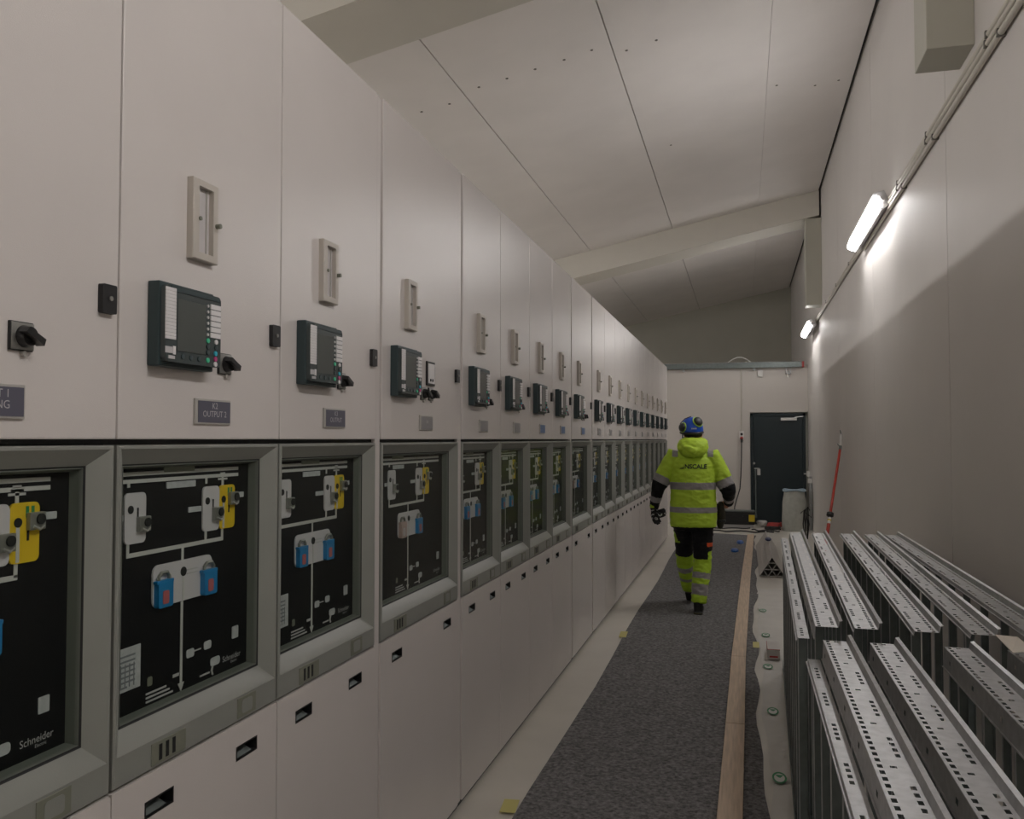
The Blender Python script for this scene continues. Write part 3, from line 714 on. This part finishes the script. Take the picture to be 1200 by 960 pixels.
# dark bundle of cable ties between the sack and ladders
b = MB()
for k in range(7):
    a = k * .9; b.tube([(.02 * math.cos(a), .02 * math.sin(a), .0), (.05 * math.cos(a), .05 * math.sin(a), .25), (.03 * math.cos(a + .6), .05 * math.sin(a + .4), .42 + .02 * k), (.09 * math.cos(a), .08 * math.sin(a), .36 + .02 * k)], .008, M['caseb'], 6)
tag(b.obj('cable_bundle', loc=(.99, 15.2, 0), smooth=60), 'upright bundle of black cable tails beside the waste sack', 'cable bundle')

# red telescopic prop leaning on the wall
p0, p1 = Vector((.79, 10.2, 0)), Vector((1.165, 11.28, 1.70)); d = (p1 - p0).normalized()
t = thing('telescopic_prop', 'red telescopic prop pole leaning against the right wall', 'prop pole', p0)
def at(f): return (p1 - p0) * f
MB().tube([at(.02), at(.40)], .019, M['redpole'], 14).obj('lower_tube', t, 50)
b = MB(); b.tube([at(.40), at(.42), at(.422), at(.44)], [.021, .021, .018, .018], M['whitep'], 14); b.tube([at(.418), at(.426)], .0225, M['casey'], 14); b.obj('scale_sleeve', t, 50)
b = MB(); b.tube([at(.445), at(.452), at(.468), at(.475)], [.02, .040, .040, .02], M['caseb'], 14); b.obj('clamp_collar', t, 50)
MB().tube([at(.47), at(.90)], .0155, M['redpole'], 14).obj('upper_tube', t, 50)
b = MB(); b.tube([at(.895), at(.925)], .017, M['zincdk'], 12); s = Vector((1, 0, 0))
b.tube([at(.915), at(.92) + Vector((-.035, 0, .03))], .006, M['zincdk'], 8); b.obj('trigger', t, 50)
b = MB(); b.tube([at(.925), at(.925) + Vector((.008, .02, .14))], [.018, .015], M['whitep'], 12); b.tube([at(.925) + Vector((.008, .02, .14)), at(.925) + Vector((.0, .02, .19))], .006, M['zincdk'], 8); b.obj('head', t, 50)
MB().box(-.04, .04, -.04, .04, 0, .02, M['caseb'], .006).obj('foot_pad', t)

# stack of pale triangular trunking lengths
def tri(x, z, lab):
    o = thing('trunking_length', lab, 'trunking', (x, 10.9, z), 'pale triangular trunking stack')
    w_, h_ = .098, .076; tt = .006
    outer = [(0, 0), (w_, 0), (w_ / 2, h_)]; cx_, cz_ = w_ / 2, h_ / 3
    inner = [(cx_ + (p[0] - cx_) * .84, cz_ + (p[1] - cz_) * .84) for p in outer]
    b = MB(); L = 3.1
    for q in range(3):
        a, c = outer[q], outer[(q + 1) % 3]; a2, c2 = inner[q], inner[(q + 1) % 3]
        b.prism([a, c, c2, a2], 'y', 0, L, M['profile'])
    b.obj('shell', o)
    b = MB(); b.prism(inner, 'y', .30, L - .02, M['dark']); b.obj('painted_shade_core', o)  # black core stands in for the shade inside the hollow length
    return o
nm = [['bottom row, next to the boards', 'bottom row, middle', 'bottom row, next to the ladders'], ['middle row, next to the boards', 'middle row, next to the ladders'], ['top']]
for r in range(3):
    for k in range(3 - r):
        tri(.172 + r * .050 + k * .100 + (.0), .013 + r * .0775, 'pale triangular trunking length in the stack before the door, ' + nm[r][k])
tag(MB().ball((0, 0, .025), (.045, .12, .025), M['navy'], 16, 8).obj('plastic_scrap', loc=(.321, 12.6, .2445), smooth=60), 'dark navy plastic scrap lying on the pale trunking stack', 'plastic scrap')
for x, y, lab in ((-.135, 13.25, 'bright blue plastic scrap on the runner, the nearer of two'), (-.062, 14.3, 'bright blue plastic scrap on the runner, the farther one by the board')):
    b = MB(); b.rings([[(r * .055 * math.cos(a), r * .13 * math.sin(a), z) for a in [2 * math.pi * q / 16 for q in range(16)]] for r, z in ((1, 0), (1, .02), (.8, .035))], M['bluec']); tag(b.obj('plastic_scrap', loc=(x, y, .0095), smooth=40), lab, 'plastic scrap', 'blue plastic pieces')
# small carton by the ladder
t = thing('small_carton', 'small white carton with red edges on the film beside the cable ladders', 'carton', (.205, 6.95, .012))
b = MB(); b.box(-.045, .045, -.14, .14, 0, .075, M['card'], .002); b.obj('carton_body', t)
b = MB(); b.box(-.030, .030, -.1415, -.1395, .016, .028, M['red']); b.box(-.046, .046, -.141, .141, .074, .0765, M['card']); b.box(-.0465, .0465, -.1415, -.1385, .073, .077, M['red']); b.box(-.0465, -.0435, -.141, .141, .073, .077, M['red']); b.obj('red_print', t)

# ------------------------------------------------------------------ the worker
def remesh(name, build, voxel, smooth=3, disp=0., dscale=6., mats=()):
    b = MB(); build(b)
    me = b.mesh(name)
    o = bpy.data.objects.new('remesh_tmp', me); COL.objects.link(o)
    m = o.modifiers.new('r', 'REMESH'); m.mode = 'VOXEL'; m.voxel_size = voxel; m.use_smooth_shade = True
    if smooth:
        m = o.modifiers.new('s', 'SMOOTH'); m.factor = .5; m.iterations = smooth
    bpy.context.view_layer.update()
    out = bpy.data.meshes.new_from_object(o.evaluated_get(bpy.context.evaluated_depsgraph_get()))
    bpy.data.objects.remove(o); bpy.data.meshes.remove(me)
    out.name = name
    if disp:
        for v in out.vertices:
            p = Vector((v.co.x * dscale, v.co.y * dscale, v.co.z * dscale * 1.6))
            q = noise.noise(p) + .5 * noise.noise(p * 2.3)
            v.co = v.co + v.normal * disp * (1 - 2 * abs(q))
    out.materials.clear()
    for mm in mats: out.materials.append(mm)
    for p in out.polygons: p.use_smooth = True; p.material_index = 0
    return out
def ell(b, secs, m, n=28):
    """stacked elliptical sections (cx, cy, z, rx, ry)"""
    b.rings([[(cx + rx * math.cos(2 * math.pi * k / n), cy + ry * math.sin(2 * math.pi * k / n), z) for k in range(n)] for cx, cy, z, rx, ry in secs], m)
def seg_t(p, a, c):
    d = c - a; t = max(0, min(1, (p - a).dot(d) / d.length_squared)); return t, (p - (a + d * t)).length

PW = thing('person', 'worker in yellow high-visibility jacket and blue helmet walking away down the aisle', 'person', (-.468, 8.5, .009))
V = Vector
LS, LE, LW = V((-.185, .03, 1.475)), V((-.325, .0, 1.185)), V((-.378, .10, .985))
RS, RE, RW = V((.185, .03, 1.475)), V((.330, .02, 1.155)), V((.325, .19, 1.02))
HR, KR, AR = V((.085, .0, .90)), V((.085, .03, .475)), V((.045, -.05, .085))
HL, KL, AL = V((-.085, .02, .90)), V((-.105, .27, .50)), V((-.065, .46, .135))
def hand(b, w, d, side, m, r=.009, curl=.6, thumb_dir=None, sc=1.):
    """palm plus four bent fingers and a side thumb, growing from the wrist w along d"""
    d = d.normalized(); s = side.normalized(); n = d.cross(s).normalized()
    pc = w + d * .05
    b.tube([w, w + d * .025, w + d * .07, w + d * .098], [(.022 * sc, .018 * sc), (.034 * sc, .019 * sc), (.042 * sc, .017 * sc), (.036 * sc, .014 * sc)], m, 14)
    for k in range(4):
        o = (-.030 + .020 * k); ln = (.068, .080, .076, .058)[k]
        a = w + d * .090 + s * o
        p1_ = a + (d * math.cos(curl * .5) + n * math.sin(curl * .5)) * ln * .45
        p2_ = p1_ + (d * math.cos(curl * 1.4) + n * math.sin(curl * 1.4)) * ln * .32
        p3_ = p2_ + (d * math.cos(curl * 2.2) + n * math.sin(curl * 2.2)) * ln * .26
        b.tube([a - d * .02, a, p1_, p2_, p3_], [r, r * 1.05, r, r * .92, r * .75], m, 10)
    td = thumb_dir or (s * -.75 + d * .6 + n * .25)
    td = td.normalized(); a = w + d * .03 - s * .03
    b.tube([a, a + td * .035, a + td * .062 + d * .008, a + td * .085 + d * .02], [.013 * sc, .0115 * sc, .0105 * sc, .0085 * sc], m, 10)

hd = (RW - RE).normalized()
def body(b):
    m = M['skin']
    ell(b, [(0, .0, .84, .13, .09), (0, .0, .95, .15, .10), (0, .0, 1.1, .135, .095), (0, .01, 1.3, .155, .10), (0, .02, 1.42, .16, .095), (0, .03, 1.50, .10, .07)], m)
    b.tube([V((0, .03, 1.46)), V((0, .05, 1.56)), V((0, .08, 1.66))], [.065, .056, .058], m, 18)
    b.ball((0, .095, 1.705), (.076, .096, .115), m, 24, 16)
    b.ball((0, .145, 1.66), (.052, .045, .055), m, 16, 10)                 # jaw
    b.tube([V((0, .185, 1.715)), V((0, .205, 1.68)), V((0, .195, 1.672))], [.008, .014, .010], m, 10)   # nose
    for s_ in (-1, 1):
        b.ball((s_ * .079, .085, 1.685), (.010, .020, .032), m, 12, 8)     # ears
        b.ball((s_ * .030, .178, 1.712), (.013, .010, .009), m, 10, 6)
    b.tube([V((-.022, .188, 1.640)), V((0, .194, 1.641)), V((.022, .188, 1.640))], .006, m, 8)
    b.tube([LS, LE, LW], [.045, .036, .026], m, 14); b.tube([RS, RE, RW], [.045, .036, .028], m, 14)
    b.tube([V((-.10, .03, 1.45)), LS], [.06, .05], m, 14); b.tube([V((.10, .03, 1.45)), RS], [.06, .05], m, 14)
    b.tube([HR + V((0, 0, .06)), KR, AR + V((0, 0, -.02))], [.075, .050, .035], m, 16); b.tube([HL + V((0, 0, .06)), KL, AL], [.075, .050, .035], m, 16)
    hand(b, RW - hd * .01, V((-.12, .92, -.20)), V((0, -.25, -1)), m, curl=.9)
    hand(b, LW + V((0, .005, -.02)), V((.10, .30, -1)), V((.75, .55, .1)), m, .007, curl=.55, thumb_dir=V((1, -.25, -.35)), sc=.72)
me = remesh('body', body, .0055, 2, 0, 1, (M['skin'], M['hair']))
for p in me.polygons:
    c = p.center
    if c.z > 1.62 and c.y < .06 + (c.z - 1.64) * .3: p.material_index = 1
link('body', me, PW)

# jacket ------------------------------------------------------------
def jacket(b):
    m = M['hiv']
    ell(b, [(0, -.005, .803, .205, .135), (0, -.005, .83, .216, .150), (0, 0, .95, .220, .155), (0, .0, 1.10, .212, .150), (0, .0, 1.22, .212, .150), (0, .01, 1.33, .214, .145),
            (0, .015, 1.42, .205, .130), (0, .025, 1.49, .165, .108), (0, .035, 1.54, .115, .085), (0, .04, 1.58, .09, .075)], m, 36)
    for S0, E0, W0 in ((LS, LE, LW), (RS, RE, RW)):
        mid = S0.lerp(E0, .55)
        c = V((S0.x * .6, S0.y, 1.455))
        b.tube([c, S0, S0.lerp(E0, .3), mid, S0.lerp(E0, .85), E0, E0.lerp(W0, .25), E0.lerp(W0, .65), W0], [.075, .083, .080, .082, .079, .066, .058, .050, .041], m, 22)
        b.ball(tuple(E0), .064, m, 18, 12)
me = remesh('jacket', jacket, .0075, 3, .006, 9, (M['hiv'], M['silver'], M['blk']))
for p in me.polygons:
    c = p.center; k = 0
    inarm = None
    for S0, E0, W0, lt in ((LS, LE, LW, 0), (RS, RE, RW, 1)):
        t1, d1 = seg_t(c, S0, E0); t2, d2 = seg_t(c, E0, W0)
        tors = (c.x / .222) ** 2 + ((c.y - .0) / .165) ** 2
        if min(d1, d2) < .105 and (tors > 1.02 or c.z < 1.30 and abs(c.x) > .235) and c.x * S0.x > 0:
            inarm = (t1, t2, d1, d2, lt)
    if inarm:
        t1, t2, d1, d2, lt = inarm
        s_ = t1 if (d1 < d2 and t2 < .02) or t1 < .97 else 1 + t2
        if t1 < .97: s_ = t1
        if .66 < s_ < .88: k = 1
        elif s_ >= .88: k = 2
        if 1.42 < s_ < 1.68: k = 1
    else:
        if 1.168 < c.z < 1.232 or .950 < c.z < 1.000: k = 1
        if .138 < abs(c.x) < .190 and c.z > 1.475 and c.y < .09: k = 1
        if c.z < .815: k = 2
    p.material_index = k
jk = link('jacket', me, PW)
bv = BVHTree.FromPolygons([v.co.copy() for v in me.vertices], [tuple(p.vertices) for p in me.polygons])
def back_y(x, z):
    h = bv.ray_cast(V((x, -1, z)), V((0, 1, 0))); return h[0].y if h[0] else -.16
tm = text_mesh('lettering', 'NSCALE', .062, M['ink'], 'LEFT', 'xz', 1.0, .0016)
bm = bmesh.new(); bm.from_mesh(tm); bmesh.ops.triangulate(bm, faces=bm.faces[:]); bmesh.ops.subdivide_edges(bm, edges=[e for e in bm.edges if e.calc_length() > .012], cuts=2); bm.to_mesh(tm); bm.free()
w_ = max(v.co.x for v in tm.vertices); 
for v in tm.vertices:
    x = -.070 + v.co.x * .206 / w_; z = 1.383 + v.co.z * .95
    v.co = (x, back_y(x, z) - .0035, z)
link('lettering', tm, jk)
b = MB()
def bp(x, z): return (x, back_y(x, z) - .0035, z)
for x0, z0, x1, z1 in ((-.118, .0, -.098, .012), (-.097, .0, -.085, .022), (-.084, .0, -.076, .042)):
    b.quad([bp(x0, 1.362), bp(x1, 1.362), bp(x1, 1.362 + z1), bp(x0, 1.362 + z0 + .002)], M['ink'])
b.obj('printed_mark', jk)
# hood lying on the shoulders
def hood(b):
    m = M['hiv']
    ell(b, [(.012, -.105, 1.475, .035, .030), (.010, -.100, 1.490, .085, .050), (.006, -.085, 1.520, .122, .075), (.004, -.060, 1.555, .140, .098), (.004, -.035, 1.590, .142, .115),
            (.004, -.010, 1.625, .128, .118), (.004, .012, 1.644, .104, .104), (.004, .03, 1.652, .082, .086)], m, 32)
    b.tube([V((-.105, -.07, 1.600)), V((-.05, -.155, 1.560)), V((.02, -.165, 1.535)), V((.10, -.10, 1.550))], [.018, .024, .026, .018], m, 12)
    b.tube([V((-.10, -.06, 1.555)), V((-.04, -.148, 1.512)), V((.05, -.140, 1.508)), V((.11, -.07, 1.545))], [.016, .020, .020, .016], m, 12)
me = remesh('hood', hood, .007, 3, .011, 8, (M['hiv'],)); link('hood', me, jk)

# trousers ----------------------------------------------------------
def trousers(b):
    m = M['blk']
    ell(b, [(0, 0, .78, .172, .122), (0, 0, .86, .185, .130), (0, 0, .98, .175, .125)], m, 32)
    for H0, K0, A0 in ((HR, KR, AR), (HL, KL, AL)):
        e = A0 + (A0 - K0).normalized() * -.015
        b.tube([H0 + V((0, 0, .02)), H0.lerp(K0, .25), H0.lerp(K0, .7), K0, K0.lerp(A0, .25), K0.lerp(A0, .6), K0.lerp(A0, .85), e], [.102, .102, .084, .080, .081, .074, .071, .066], m, 24)
        b.ball(tuple(K0), .079, m, 16, 10)
me = remesh('trousers', trousers, .0075, 3, .008, 10, (M['blk'], M['hivg'], M['silver'], M['orange']))
for p in me.polygons:
    c = p.center; k = 0
    right = c.x > -.01 if c.z > .55 else (c - V((.07, .0, c.z))).length < (c - V((-.09, .36, c.z))).length
    K0, A0, H0 = (KR, AR, HR) if right else (KL, AL, HL)
    t, d_ = seg_t(c, K0, A0)
    tu, du = seg_t(c, H0, K0)
    top = tu > .91
    if t > .005 or top:
        k = 1
        if .26 < t < .40 or (.53 < t < .79 if right else .58 < t < .66): k = 2
        if not right and t > .84: k = 1
    elif right and c.x > .13 and c.y < .05 and .625 < c.z < .665: k = 3
    elif c.z < .80 and c.x * (1 if right else -1) > .150 - (0.02 if c.z < .66 else 0) and abs(c.y - (.0 if right else .1)) < .018 + .02: k = 1 if (right and c.z < .58) or (not right and c.z > .64) else 0
    p.material_index = k
link('trousers', me, PW)
# boots
for A0, pitch, nm in ((AR, .0, 'boot'), (AL, .42, 'boot')):
    def boot(b):
        m = M['rubber']
        b.tube([V((0, -.045, .035)), V((0, .03, .038)), V((0, .12, .034)), V((0, .185, .030))], [(.036, .035), (.044, .038), (.048, .034), (.036, .026)], m, 20)
        b.tube([V((0, -.01, .03)), V((0, -.012, .09)), V((0, -.005, .16))], [.042, .044, .046], m, 20)
        b.box(-.044, .044, -.082, .205, .0, .022, m, .014)
    me = remesh('boot', boot, .006, 2, 0, 1, (M['rubber'], M['sole']))
    for p in me.polygons:
        if .010 < p.center.z < .017: p.material_index = 1
    o = link('boot', me, PW)
    lz = 0.0 if pitch == 0 else .012
    o.rotation_euler.x = -pitch
    o.location = (A0.x, A0.y - (.0 if pitch == 0 else .02), lz if pitch == 0 else .075)
# left work glove: palm, five fingers
def glove(b):
    m = M['glove']
    b.tube([LE.lerp(LW, .72), LW, LW + V((.0, .012, -.03))], [.047, .044, .036], m, 16)
    hand(b, LW + V((0, .005, -.02)), V((.10, .30, -1)), V((.75, .55, .1)), m, .0115, curl=.55, thumb_dir=V((1, -.25, -.35)))
me = remesh('glove', glove, .004, 1, .002, 30, (M['glove'], M['glovew'], M['hiv']))
for p in me.polygons:
    c = p.center
    if c.z < .955 and noise.noise(c * 34) > .24: p.material_index = 1
    if c.x < LW.x + .004 and .975 < c.z < 1.045 and c.y < LW.y + .035: p.material_index = 2
gl = link('glove', me, PW)
# black spare glove pinched in the left hand
b = MB()
# helmet with raised ear muffs
hc = V((-.012, .075, 1.725))
hm = MB(); rr = []
n = 40
for i in range(13):
    a = math.pi / 2 * i / 12
    rr.append([(hc.x + .112 * math.cos(a) ** .85 * math.cos(2 * math.pi * k / n) if i < 12 else hc.x, hc.y + .132 * math.cos(a) ** .85 * math.sin(2 * math.pi * k / n) if i < 12 else hc.y, hc.z + .133 * math.sin(a)) for k in range(n)])
lowr = [(hc.x + .111 * math.cos(2 * math.pi * k / n), hc.y + .131 * math.sin(2 * math.pi * k / n), hc.z - .004 - .012 * max(0, -math.sin(2 * math.pi * k / n))) for k in range(n)]
rr = [lowr] + rr[:-1]
hm.rings(rr, M['helm'], False); hm.faces(rr[-1], [tuple(range(n))], M['helm'])
inn = [[(hc.x + (p[0] - hc.x) * .93, hc.y + (p[1] - hc.y) * .93, p[2]) for p in r] for r in rr[:2]]
hm.rings([rr[0], inn[0], [(p[0], p[1], hc.z + .01) for p in inn[1]]], M['blackp'], False)
he = hm.obj('helmet', PW, 40); he.rotation_euler.x = 0
b = MB(); b.tube([(hc.x + .104 * math.cos(a), hc.y + .122 * math.sin(a), hc.z - .016 - .014 * max(0, -math.sin(a))) for a in [2 * math.pi * q / 36 for q in range(37)]], .013, M['blackp'], 8, False); b.obj('head_band', he, 60)
b = MB(); b.tube([(hc.x + .085, .06, 1.70), (hc.x + .090, .09, 1.66), (hc.x + .07, .13, 1.615)], .006, M['blackp'], 8); b.tube([(hc.x - .085, .06, 1.70), (hc.x - .088, .09, 1.66), (hc.x - .066, .13, 1.615)], .006, M['blackp'], 8); b.obj('chin_strap', he, 60)
b = MB()
for q in range(4): b.box(-.02 + q * .013, -.010 + q * .013, 0, .002, 0, .012, M['whitep'])
o = b.obj('helmet_print', he, loc=(.012, hc.y - .1345, hc.z + .012)); 
def muff(c, nrm, r):
    nrm = nrm.normalized(); b = MB()
    b.tube([c - nrm * .016, c - nrm * .002, c + nrm * .016, c + nrm * .026, c + nrm * .030], [r * .95, r * 1.04, r * .98, r * .74, r * .3], M['muff'], 24)
    o = b.obj('ear_muff', he, 50)
    u_ = nrm.orthogonal().normalized(); w2 = nrm.cross(u_)
    b = MB(); b.tube([c - nrm * .004 + (u_ * math.cos(a) + w2 * math.sin(a)) * r * 1.09 for a in [2 * math.pi * q / 30 for q in range(31)]], .0062, M['lime'], 8, False); b.obj('lime_ring', o, 60)
muff(V((hc.x - .080, hc.y - .082, hc.z + .030)), V((-.78, -.58, .12)), .042)
muff(V((hc.x + .062, hc.y - .080, hc.z + .085)), V((.58, -.60, .50)), .046)
b = MB(); b.tube([V((hc.x - .112, hc.y - .02, hc.z + .01)), V((hc.x - .105, hc.y - .05, hc.z + .07)), V((hc.x - .06, hc.y - .06, hc.z + .115)), V((hc.x + .0, hc.y - .05, hc.z + .138))], .004, M['blackp'], 8); b.obj('muff_arm', he, 60)
# pouch hanging at the right hip
b = MB(); b.ball((-.01, 0, -.02), (.042, .05, .10), M['olive'], 20, 14); b.ball((-.015, -.01, .06), (.035, .045, .06), M['olive'], 18, 10); b.ball((-.02, 0, -.09), (.034, .04, .06), M['olive'], 18, 10); b.box(-.03, .03, -.056, .0, -.08, -.055, M['blackp'], .004)
po = b.obj('hip_pouch', PW, 40, (.268, .11, .93))
b = MB(); b.tube([V((-.02, 0, .05)), V((-.04, -.01, .08)), V((-.07, -.02, .10))], .008, M['olive'], 8); b.obj('strap', po, 50)

# spare gloves dangling from the fingers of the left hand
def spare(b):
    w0 = V((-.372, .15, .875))
    hand(b, w0 + V((-.04, .0, .015)), V((1, -.1, .28)), V((.25, .1, -1)), M['glove'], .0105, curl=.7, thumb_dir=V((.3, -.3, -1)))
me = remesh('spare_glove', spare, .0045, 1, .002, 30, (M['glove'], M['glovew']))
for p in me.polygons:
    if noise.noise(p.center * 32 + V((3, 3, 3))) > .22: p.material_index = 1
link('spare_glove', me, gl)

# ------------------------------------------------------------------ camera, world, view
cam = bpy.data.cameras.new('camera'); co = bpy.data.objects.new('camera', cam); COL.objects.link(co)
F = 1020.0; cam.sensor_fit = 'HORIZONTAL'; cam.sensor_width = 36; cam.lens = F / 1200 * 36; cam.clip_start = .05
ph = math.atan(35 / F); th = math.atan(271 / F * math.cos(ph))
co.location = (0, 0, 1.65); co.rotation_euler = (math.pi / 2 + ph, 0, th)
S.camera = co
w = bpy.data.worlds.new('world'); S.world = w; w.use_nodes = True
w.node_tree.nodes['Background'].inputs[0].default_value = (.8, .85, 1, 1); w.node_tree.nodes['Background'].inputs[1].default_value = .02
vs = S.view_settings; vs.view_transform = 'Standard'; vs.look = 'None'; vs.exposure = 0.0; vs.gamma = 1; vs.use_curve_mapping = False
S.cycles.use_denoising = True; S.cycles.max_bounces = 10; S.cycles.diffuse_bounces = 6
